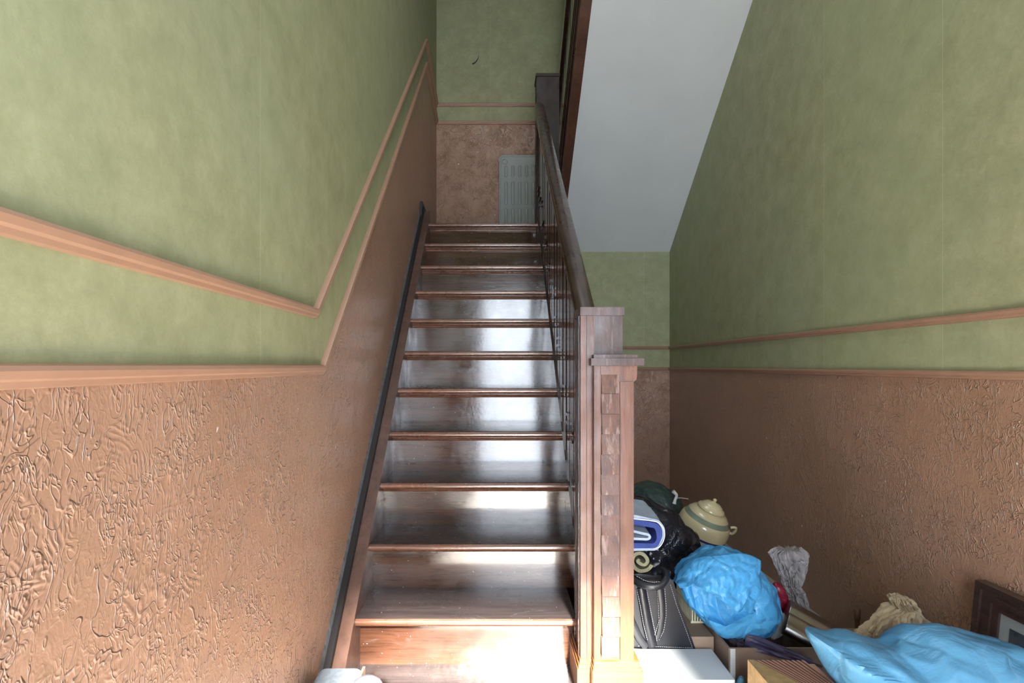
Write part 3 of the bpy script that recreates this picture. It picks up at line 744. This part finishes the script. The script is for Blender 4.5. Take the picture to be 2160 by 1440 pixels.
# folded blue and grey towel: layers bent round a fold on the right
tw = thing('folded_towel', (0.54, 2.0, 0.545), 'folded grey and navy towel with white piping beside the newel post', 'towel')
def fold_layer(name, cx, cz, rx, rz_, x_in, th, y0, y1, m, par, bevel=0.0):
    """a cloth layer: comes in from the left on top, bends round on the right, goes back below"""
    outer = []; inner_ = []
    for i in range(25):
        a = PI/2-PI*i/24; outer.append((cx+rx*math.cos(a), cz+rz_*math.sin(a))); inner_.append((cx+(rx-th)*math.cos(a), cz+(rz_-th)*math.sin(a)))
    outer = [(x_in, cz+rz_*1.04+0.016)]+outer+[(x_in, cz-rz_*1.02)]; inner_ = [(x_in, cz+(rz_-th)*1.04+0.014)]+inner_+[(x_in, cz-(rz_-th)*1.02)]
    bm = bmesh.new(); rr = []
    for y in [y0+(y1-y0)*j/6 for j in range(7)]:
        q = 0.006
        f_ = lambda p: bm.verts.new((p[0]+q*noise.noise(Vector((p[0]*30, y*20, p[1]*30))), y, p[1]+q*noise.noise(Vector((p[0]*30+7, y*20, p[1]*30)))+(y-y0)*0.10))
        rr.append(([f_(p) for p in outer], [f_(p) for p in inner_]))
    for (a, b), (c, d2) in zip(rr[:-1], rr[1:]):
        for i in range(len(outer)-1):
            bm.faces.new((a[i], c[i], c[i+1], a[i+1])); bm.faces.new((b[i], b[i+1], d2[i+1], d2[i]))
        bm.faces.new((a[0], b[0], d2[0], c[0])); bm.faces.new((a[-1], c[-1], d2[-1], b[-1]))
    for a, b in (rr[0], rr[-1]):
        for i in range(len(outer)-1): bm.faces.new((a[i], a[i+1], b[i+1], b[i]))
    return link_mesh(name, bm, m, par, smooth=50)
cc = P(1383, 1128, 1.92)
fold_layer('outer_layer', cc.x-0.01, cc.z+0.002, 0.046, 0.056, cc.x-0.11, 0.010, 1.92, 2.10, M['towelg'], tw)
fold_layer('navy_layer', cc.x-0.011, cc.z+0.000, 0.035, 0.045, cc.x-0.10, 0.019, 1.918, 2.10, M['toweln'], tw)
fold_layer('inner_layer', cc.x-0.035, cc.z-0.004, 0.018, 0.012, cc.x-0.10, 0.008, 1.915, 2.10, M['towelg'], tw)
bm = bmesh.new(); edge = [(cc.x-0.11, 1.917, cc.z+0.062)]
for i in range(19):
    a = PI/2-PI*i/18; edge.append((cc.x-0.01+0.040*math.cos(a), 1.917, cc.z+0.002+0.049*math.sin(a)))
tube(bm, edge, 0.0022, 6); link_mesh('piping', bm, M['piping'], tw, smooth=60)
# bags
def bag(name, mat, label, cat, sil, y, half, **k):
    bm = bmesh.new(); blob(bm, sil, y, half, **k)
    o = rebase(link_mesh(name, bm, mat, smooth=70)); return tag(o, label, cat)
bag('bin_bag', M['blackbag'], 'crumpled black bin bag behind the folded towel', 'bag',
    [(1318, 1056), (1352, 1046), (1380, 1052), (1414, 1068), (1444, 1090), (1466, 1116), (1486, 1150), (1510, 1195), (1530, 1290), (1500, 1290), (1420, 1290), (1340, 1290), (1320, 1290), (1315, 1200)], 2.42, 0.17, sub=6, amp=0.014, scale=8, seed=3, facet=0.035, fs=5, zmin=0.0, flat=3)
def blue_carve(p, d):
    # the torn mouth: a hollow running across the front, overhung by the upper flap
    if d.y > -0.05: return p
    px = XV+F*p.x/p.y; py = HZ+F*(CAMZ-p.z)/p.y
    if 1432 < px < 1592:
        def lerp(tab):
            for (a, b), (c, d_) in zip(tab[:-1], tab[1:]):
                if a <= px <= c: return b+(d_-b)*(px-a)/(c-a)
            return tab[-1][1]
        U = lerp([(1432, 1232), (1450, 1226), (1490, 1240), (1530, 1264), (1560, 1285), (1592, 1286)])+5*math.sin(px*0.16)
        L = lerp([(1432, 1240), (1450, 1268), (1480, 1300), (1530, 1318), (1560, 1302), (1592, 1288)])
        if U < py < L:
            u = (py-U)/max(L-U, 4); rr = min(0.995, math.hypot((px-1535)/118, (py-1250)/106))
            k_ = math.sin(PI*min(1, u))**0.35
            p.y = p.y*(1-k_)+k_*(1.985-0.130*math.sqrt(1-rr*rr)+min(0.11, (L-U)*0.0019)*(1-0.5*u))
        elif U-26 < py <= U: p.y -= 0.022*(1-(U-py)/26)**0.7*min(1, (px-1432)/20)*min(1, (1592-px)/25)
        elif L <= py < L+14: p.y -= 0.007*(1-(py-L)/14)
    return p
bag('bin_bag', M['blue'], 'round bright blue bin bag with torn open mouth on the open carton', 'bag',
    [(1420, 1205), (1436, 1180), (1458, 1166), (1490, 1154), (1520, 1149), (1552, 1156), (1585, 1176), (1612, 1206), (1636, 1235), (1644, 1265), (1645, 1305), (1632, 1330), (1608, 1346), (1570, 1349), (1530, 1346), (1500, 1336), (1470, 1308), (1448, 1275), (1436, 1250), (1427, 1232)], 1.985, 0.130, sub=7, amp=0.008, scale=9, seed=11, facet=0.014, fs=9, carve=blue_carve, ctr=(1540, 1250), zmin=0.264)
# the torn upper flap hanging over the mouth, a thin sheet in folds
bm = bmesh.new(); gu, gv = 90, 46; grid = []
for i in range(gu+1):
    u = i/gu; px = 1419+186*u
    top = 1252-(86+4*math.sin(u*9))*math.sqrt(max(0.02, 1-((px-1532)/119)**2)); e = [(1419, 1222), (1436, 1240), (1450, 1238), (1462, 1232), (1490, 1246), (1512, 1256), (1524, 1268), (1545, 1280), (1556, 1292), (1566, 1284), (1576, 1262), (1590, 1238), (1606, 1196)]
    for (a, b), (c, d_) in zip(e[:-1], e[1:]):
        if a <= px <= c: bot = b+(d_-b)*(px-a)/(c-a)
    bot += 3*noise.noise(Vector((px*0.15, 0, 0)))
    row = []
    for j in range(gv+1):
        v_ = j/gv; py = top+(bot-top)*v_
        rr = min(0.995, math.hypot((px-1535)/118, (py-1250)/106))
        y = 1.985-0.130*math.sqrt(1-rr*rr)-0.004-0.034*v_**1.4*math.sin(PI*min(1, max(0.0, u*1.02)))**0.6
        y += 0.012*(abs(noise.noise(Vector((px*0.022, py*0.03, 2))))-0.25)*2*v_+0.004*noise.noise(Vector((px*0.09, py*0.09, 5)))
        row.append(bm.verts.new(P(px, py, y)))
    grid.append(row)
for i in range(gu):
    for j in range(gv): bm.faces.new((grid[i][j], grid[i+1][j], grid[i+1][j+1], grid[i][j+1]))
bluebag = [o for o in bpy.data.objects if o.name == 'bin_bag.001'][0]
fl = link_mesh('torn_flap', bm, M['blue'], bluebag, smooth=True); so = fl.modifiers.new('thickness', 'SOLIDIFY'); so.thickness = 0.0012
bag('bin_bag', M['blue2'], 'pale blue bin bag spread along the right wall in front of the picture frame', 'bag',
    [(1700, 1334), (1716, 1336), (1745, 1345), (1780, 1340), (1805, 1341), (1835, 1352), (1872, 1358), (1905, 1340), (1945, 1326), (1985, 1323), (2040, 1328), (2110, 1340), (2150, 1352), (2175, 1400), (2180, 1500), (2170, 1700), (1830, 1700), (1800, 1500), (1752, 1440), (1732, 1400), (1716, 1365)], 1.50, 0.165, sub=6, amp=0.013, scale=5, seed=23, facet=0.026, fs=5, zmin=0.0, ctr=(1940, 1440), flat=2.2)
def folded_tube(name, mat, label, cat, rows, y, depth, folds=7, amp=0.25, seed=0, nr=70, nu=180, zmin=None):
    """a gathered sheet: outline rows (left px, right px, py) lofted as a closed, deeply folded tube"""
    bm = bmesh.new(); rings = []; rows = sorted(rows, key=lambda r: r[2])
    for i in range(nr+1):
        t = i/nr*(len(rows)-1); k = min(int(t), len(rows)-2); f_ = t-k; f_ = f_*f_*(3-2*f_)*0.5+f_*0.5
        l, r, q = [rows[k][j]*(1-f_)+rows[k+1][j]*f_ for j in range(3)]
        a = P(l, q, y); b = P(r, q, y); c = (a+b)/2; w_ = (b.x-a.x)/2; ring = []
        for u in range(nu):
            th = 2*PI*u/nu; ca, sa = math.cos(th), math.sin(th)
            n1 = noise.noise(Vector((ca*folds*0.45+seed, sa*folds*0.45, i/nr*2.2)))
            n2 = 1-2*abs(noise.noise(Vector((ca*folds*0.8+seed*2, sa*folds*0.8+3, i/nr*4.5))))*1.8
            n3 = abs(noise.noise(Vector((ca*5, sa*5+seed, i/nr*12))))
            rr = 1+amp*(n1*0.9+(n2-0.6)*0.55-n3*0.45)
            p = Vector((c.x+w_*ca*(1+(rr-1)*0.55), y+depth*sa*rr*min(1.0, 0.35+w_/0.07), c.z+0.006*n1+0.004*n3))
            if zmin is not None: p.z = max(p.z, zmin)
            ring.append(bm.verts.new(p))
        rings.append(ring)
    for A, B in zip(rings[:-1], rings[1:]):
        for u in range(nu): bm.faces.new((A[u], A[(u+1) % nu], B[(u+1) % nu], B[u]))
    bm.faces.new(rings[0][::-1]); bm.faces.new(rings[-1])
    return tag(rebase(link_mesh(name, bm, mat, smooth=60)), label, cat)
folded_tube('plastic_bag', M['greybag'], 'grey white crumpled plastic bag twisted upright against the dark right wall', 'bag',
    [(1634, 1688, 1157), (1624, 1703, 1166), (1632, 1704, 1182), (1640, 1700, 1200), (1648, 1697, 1220), (1654, 1688, 1238), (1658, 1698, 1252), (1662, 1704, 1270), (1666, 1704, 1290), (1670, 1690, 1306)], 2.13, 0.032, folds=8, amp=0.5, seed=2)
bag('plastic_packet', M['red'], 'dark red packet between the round blue bag and the grey plastic bag', 'packet',
    [(1632, 1225), (1648, 1228), (1660, 1250), (1668, 1278), (1664, 1297), (1640, 1300), (1628, 1270)], 2.12, 0.03, sub=4, amp=0.006, scale=22, seed=15, facet=0.006, fs=26)
bag('plastic_wrap', M['wrap'], 'clear plastic wrap hanging under the dark red packet', 'wrap',
    [(1640, 1290), (1676, 1288), (1690, 1304), (1668, 1325), (1640, 1345), (1622, 1348), (1630, 1310)], 2.06, 0.04, sub=4, amp=0.006, scale=22, seed=31, facet=0.006, fs=26)
bag('rag_bag', M['teal'], 'dark green bag at the far end under the back wall', 'bag',
    [(1325, 1030), (1345, 1018), (1375, 1014), (1400, 1020), (1422, 1034), (1434, 1055), (1450, 1090), (1455, 1200), (1330, 1200)], 3.35, 0.20, sub=5, amp=0.012, scale=7, seed=8, facet=0.012, fs=6, zmin=0.0)
bm = bmesh.new(); pp = [P(a, b, 3.14) for a, b in ((1420, 1036), (1427, 1044), (1424, 1054), (1422, 1062))]; tube(bm, smoothpts(pp), lambda t: 0.012-0.004*math.sin(t*PI), 8)
tube(bm, smoothpts([P(a, b, 3.14) for a, b in ((1426, 1050), (1438, 1050), (1452, 1052))]), 0.002, 6)
tag(rebase(link_mesh('bag_tie', bm, M['piping'], smooth=60)), 'white twisted tie at the neck of the dark green bag', 'tie')
folded_tube('crumpled_paper', M['paperbeige'], 'crumpled beige paper peaking above the pale blue bag against the right wall', 'paper',
    [(1884, 1914, 1259), (1881, 1922, 1268), (1888, 1930, 1280), (1868, 1933, 1289), (1850, 1944, 1302), (1838, 1962, 1316), (1822, 1968, 1332), (1812, 1966, 1346), (1810, 1972, 1362), (1808, 1980, 1390)], 1.92, 0.050, folds=6, amp=0.45, seed=9, zmin=0.186)
bm = bmesh.new(); box(bm, 1.25, 1.52, 1.87, 2.15, 0, 0.185)
tag(rebase(link_mesh('cardboard_box', bm, M['card'], bevel=0.002)), 'brown cardboard box underneath the crumpled beige paper', 'box')
bag('plastic_scrap', M['blue2'], 'small blue plastic scrap at the corner of the white box', 'scrap',
    [(1553, 1436), (1562, 1422), (1568, 1424), (1570, 1440), (1573, 1460), (1580, 1560), (1560, 1600), (1548, 1560), (1548, 1455)], 1.80, 0.02, sub=4, amp=0.003, scale=30, seed=51, facet=0.004, fs=30, zmin=0.0)
# lidded ceramic pot, leaning to the right on a hidden carton
bm = bmesh.new(); box(bm, 0.93, 1.25, 2.70, 3.02, 0, 0.235)
tag(rebase(link_mesh('cardboard_box', bm, M['card2'], bevel=0.002)), 'brown cardboard box underneath the cream ceramic pot', 'box')
TM = Matrix.Translation((1.060, 2.90, 0.275)) @ Matrix.Rotation(math.radians(18), 4, 'Y') @ Matrix.Rotation(math.radians(14), 4, 'X') @ Matrix.Scale(1.06, 4)
pot = thing('ceramic_pot', (1.085, 2.86, 0.252), 'cream lidded ceramic pot with blue lines leaning behind the black bin bag', 'pot')
bm = bmesh.new()
prof = [(0.085, 0.0), (0.106, 0.008), (0.120, 0.036), (0.1205, 0.041), (0.1215, 0.045), (0.124, 0.072), (0.1250, 0.077), (0.1250, 0.083), (0.1245, 0.110), (0.120, 0.134), (0.112, 0.150), (0.104, 0.156), (0.098, 0.172), (0.080, 0.190), (0.068, 0.196)]
mi = [0, 3, 3, 2, 3, 2, 2, 0, 0, 0, 1, 1, 0, 0]
lathe(bm, prof, 48, mi, TM)
link_mesh('pot_body', bm, [M['cream'], M['greengl'], M['bluegl'], M['palegl']], pot, smooth=60)
bm = bmesh.new(); lathe(bm, [(0.056, 0.194), (0.066, 0.200), (0.067, 0.206), (0.060, 0.215), (0.048, 0.222), (0.047, 0.226), (0.030, 0.236), (0.012, 0.240), (0.007, 0.243), (0.010, 0.252), (0.006, 0.258), (0.001, 0.259)], 40, None, TM)
link_mesh('lid', bm, M['cream'], pot, smooth=60)
bm = bmesh.new()
hl = [TM @ Vector(q) for q in ((0.100, -0.05, 0.160), (0.122, -0.052, 0.168), (0.130, -0.048, 0.150), (0.126, -0.04, 0.128), (0.114, -0.03, 0.124))]
tube(bm, smoothpts(hl), 0.007, 8); link_mesh('handle', bm, M['cream'], pot, smooth=60)
# steel tin lying on the open carton
SM = Matrix.Translation(P(1706, 1330, 1.99)) @ Matrix.Rotation(math.radians(-26), 4, 'Z') @ Matrix.Rotation(math.radians(24), 4, 'Y')
stt = thing('steel_tin', P(1706, 1350, 1.99), 'ribbed stainless steel tin tilted on the carton right of the round blue bag', 'tin')
bm = bmesh.new()
def steel_sec():
    o = []
    for (yc_, zc_, r, a0, a1) in ((0.058, 0.022, 0.026, -PI/2, PI/2), (0.012, 0.030, 0.018, PI/4, 3*PI/4), (-0.030, 0.012, 0.022, PI/4, 3*PI/4), (-0.062, -0.012, 0.026, PI/2, 1.5*PI)):
        for i in range(9): a = a0+(a1-a0)*i/8; o.append((yc_+r*math.cos(a), zc_+r*math.sin(a)))
    return o
vs_ = prism(bm, steel_sec(), 0, -0.085, 0.115)
bmesh.ops.transform(bm, matrix=SM, verts=bm.verts)
link_mesh('tin_body', bm, M['steel'], stt, bevel=0.008, segs=3, smooth=50)
# folded purple umbrella
um = thing('folded_umbrella', P(1640, 1375, 1.86), 'folded dark purple umbrella lying across the open carton edge', 'umbrella')
bm = bmesh.new()
A_ = P(1572, 1348, 1.89); B_ = P(1712, 1398, 1.80); ax = (B_-A_); L = ax.length; ax.normalize(); s1 = ax.cross(Vector((0, 0, 1))).normalized(); s2 = s1.cross(ax)
rings = []
for i in range(25):
    t = i/24; r = 0.026*(1-0.55*t)*(0.75+0.25*min(1, t*6))
    ring = []
    for k in range(48):
        a = 2*PI*k/48; rr = r*(1+0.22*math.sin(8*a+3*t)+0.12*math.sin(13*a-5*t))
        ring.append(bm.verts.new(A_+ax*L*t+s1*rr*math.cos(a)*1.3+s2*rr*math.sin(a)*0.8))
    rings.append(ring)
for i in range(24):
    for k in range(48): bm.faces.new((rings[i][k], rings[i][(k+1) % 48], rings[i+1][(k+1) % 48], rings[i+1][k]))
bm.faces.new(rings[0][::-1]); bm.faces.new(rings[-1]); link_mesh('canopy', bm, M['purple'], um, smooth=50)
bm = bmesh.new(); blob(bm, [(1534, 1350), (1550, 1344), (1570, 1346), (1590, 1354), (1588, 1368), (1562, 1368), (1545, 1366)], 1.885, 0.03, sub=5, amp=0.012, scale=45, seed=4, facet=0.01, fs=50)
link_mesh('ruffle', bm, M['lace'], um, smooth=50)
bm = bmesh.new(); tube(bm, [B_-ax*0.01, B_+ax*0.03], 0.004, 8); link_mesh('tip', bm, M['black'], um, smooth=60)
# black wire hook tool in the carton
bm = bmesh.new(); tube(bm, smoothpts([P(a, b, 1.93) for a, b in ((1742, 1374), (1715, 1374), (1700, 1370), (1691, 1372), (1689, 1378), (1696, 1383), (1706, 1381))]), 0.0035, 8)
tag(rebase(link_mesh('wire_hook', bm, M['black'], smooth=60)), 'black bent wire hook in the open carton below the steel tin', 'hook')
# accordion file with pleated top
af = thing('pleated_file', (0.86, 1.53, 0), 'pinkish brown pleated file with gold patterned end left of the pale blue bag', 'file')
FX0, FX1, FY0, FY1, FZ = 0.755, 0.955, 1.44, 1.635, 0.338
bm = bmesh.new(); box(bm, FX0+0.012, FX1, FY0, FY1, 0.0, FZ-0.012); link_mesh('file_body', bm, M['pleat'], af)
bm = bmesh.new(); npl = 10; sh = 0.11
topv = []
prf = [(k_+f_, z_) for k_ in range(npl) for f_, z_ in ((0.0, 0.0115), (0.28, 0.0), (0.78, 0.001))]+[(npl, 0.0115)]
for u_, dz_ in prf:
    u_ /= npl; x = FX0+0.022+(FX1-FX0-0.05)*u_; z = FZ-dz_
    x2 = min(x+sh*(0.25+0.75*(1-u_)), FX1)
    topv.append((bm.verts.new((x, FY1, z)), bm.verts.new((x2, FY0, z)), bm.verts.new((x, FY1, FZ-0.013)), bm.verts.new((x2, FY0, FZ-0.013))))
for q_, (a, b) in enumerate(zip(topv[:-1], topv[1:])):
    bm.faces.new((a[0], b[0], b[1], a[1])).material_index = 1 if q_ % 3 == 0 else 0; bm.faces.new((a[2], a[3], b[3], b[2])); bm.faces.new((a[0], a[2], b[2], b[0])); bm.faces.new((a[1], b[1], b[3], a[3]))  # rise faces coloured dark: side-light shade painted into the pleats
bm.faces.new((topv[0][0], topv[0][1], topv[0][3], topv[0][2])); bm.faces.new((topv[-1][0], topv[-1][2], topv[-1][3], topv[-1][1]))
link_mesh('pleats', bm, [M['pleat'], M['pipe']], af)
bm = bmesh.new()
prism(bm, [(FX0, FY1), (FX0+0.02, FY1), (FX0+0.02+sh, FY0), (FX0, FY0)], 2, 0.0, FZ+0.001)
link_mesh('patterned_end', bm, M['gold'], af, bevel=0.004)
# picture frame leaning on the right wall
pf = thing('picture_frame', (1.53, 1.5, 0), 'dark wooden picture frame leaning on the right wall behind the pale blue bag', 'picture frame')
def fr_pt(u, v, o):     # u along the wall (y), v up, o out of the wall
    lean = 0.055*(1-v/0.53)
    return (1.566-lean-o, u, v)
FYf, FYn, FH = 1.745, 1.25, 0.535
def fr_box(bm, u0, u1, v0, v1, o0, o1):
    vs = [bm.verts.new(fr_pt(*q)) for q in ((u0, v0, o0), (u1, v0, o0), (u1, v1, o0), (u0, v1, o0), (u0, v0, o1), (u1, v0, o1), (u1, v1, o1), (u0, v1, o1))]
    for q in ((3, 2, 1, 0), (4, 5, 6, 7), (0, 1, 5, 4), (1, 2, 6, 5), (2, 3, 7, 6), (3, 0, 4, 7)): bm.faces.new([vs[i] for i in q])
bm = bmesh.new()
for wd, w0, o_ in ((0.020, 0.0, 0.032), (0.030, 0.020, 0.024), (0.022, 0.050, 0.016)):
    a0, a1, b0, b1 = FYn+w0, FYf-w0, 0.002+w0, FH-w0
    fr_box(bm, a0, a1, b1-wd, b1, 0.0, o_); fr_box(bm, a0, a1, b0, b0+wd, 0.0, o_)
    fr_box(bm, a0, a0+wd, b0+wd, b1-wd, 0.0, o_); fr_box(bm, a1-wd, a1, b0+wd, b1-wd, 0.0, o_)
link_mesh('frame', bm, M['frame'], pf)
bm = bmesh.new(); fr_box(bm, FYn+0.07, FYf-0.07, 0.072, FH-0.07, 0.002, 0.008); link_mesh('mount', bm, M['mat'], pf)
bm = bmesh.new(); fr_box(bm, FYn+0.11, FYf-0.105, 0.11, FH-0.105, 0.008, 0.0095); link_mesh('picture', bm, M['pic'], pf)
bm = bmesh.new(); fr_box(bm, FYn+0.07, FYf-0.07, 0.072, FH-0.07, 0.0115, 0.013); link_mesh('glass', bm, M['glassm'], pf)
# pipe stub painted like the wall
bm = bmesh.new(); c_ = P(1808, 1283, 2.30)
lathe(bm, [(0.010, 0.0), (0.010, c_.z-0.045), (0.0125, c_.z-0.043), (0.0125, c_.z-0.004), (0.008, c_.z)], 20, None, Matrix.Translation((c_.x, 2.30, 0)))
tag(rebase(link_mesh('pipe_stub', bm, M['pipe'], smooth=50)), 'short brown painted pipe standing up against the right wall', 'pipe')
# grey bag at the foot of the stairs
gb = thing('fabric_case', (-0.43, 1.52, 0), 'pale grey fabric case with rounded shiny end at the foot of the stairs', 'case')
bm = bmesh.new(); tz = 0.332
prism(bm, rrect(-0.525, -0.385, 0.0, tz, 0.03), 1, 1.44, 1.60)
link_mesh('case_body', bm, M['greyfab'], gb, bevel=0.012, segs=3, smooth=60)
bm = bmesh.new(); lathe(bm, [(0.004, 0.002), (0.052, 0.002), (0.056, 0.05), (0.056, 0.27), (0.052, 0.305), (0.038, 0.330), (0.018, 0.342), (0.002, 0.345)], 32, None, Matrix.Translation((-0.364, 1.535, 0)))
link_mesh('rounded_end', bm, M['greypl'], gb, smooth=60)
bm = bmesh.new(); box(bm, -0.391, -0.384, 1.437, 1.603, 0.004, tz+0.004); link_mesh('seam_band', bm, M['trimw'], gb, bevel=0.002)
bm = bmesh.new(); box(bm, -0.5385, -0.523, 1.45, 1.59, 0.0, tz-0.035); link_mesh('end_panel', bm, M['greypl'], gb, bevel=0.006, segs=3, smooth=60)
# dark flick mark on the paper of the back wall
bm = bmesh.new(); tube(bm, smoothpts([P(a, b, YB-0.0005) for a, b in ((996, 135), (1002, 132), (1008, 124), (1010, 116))]), lambda t: 0.006*(1-t)+0.0015, 6)
tag(link_mesh('scuff_mark', bm, M['black']), 'thin dark scuff mark high on the back wallpaper', 'mark')
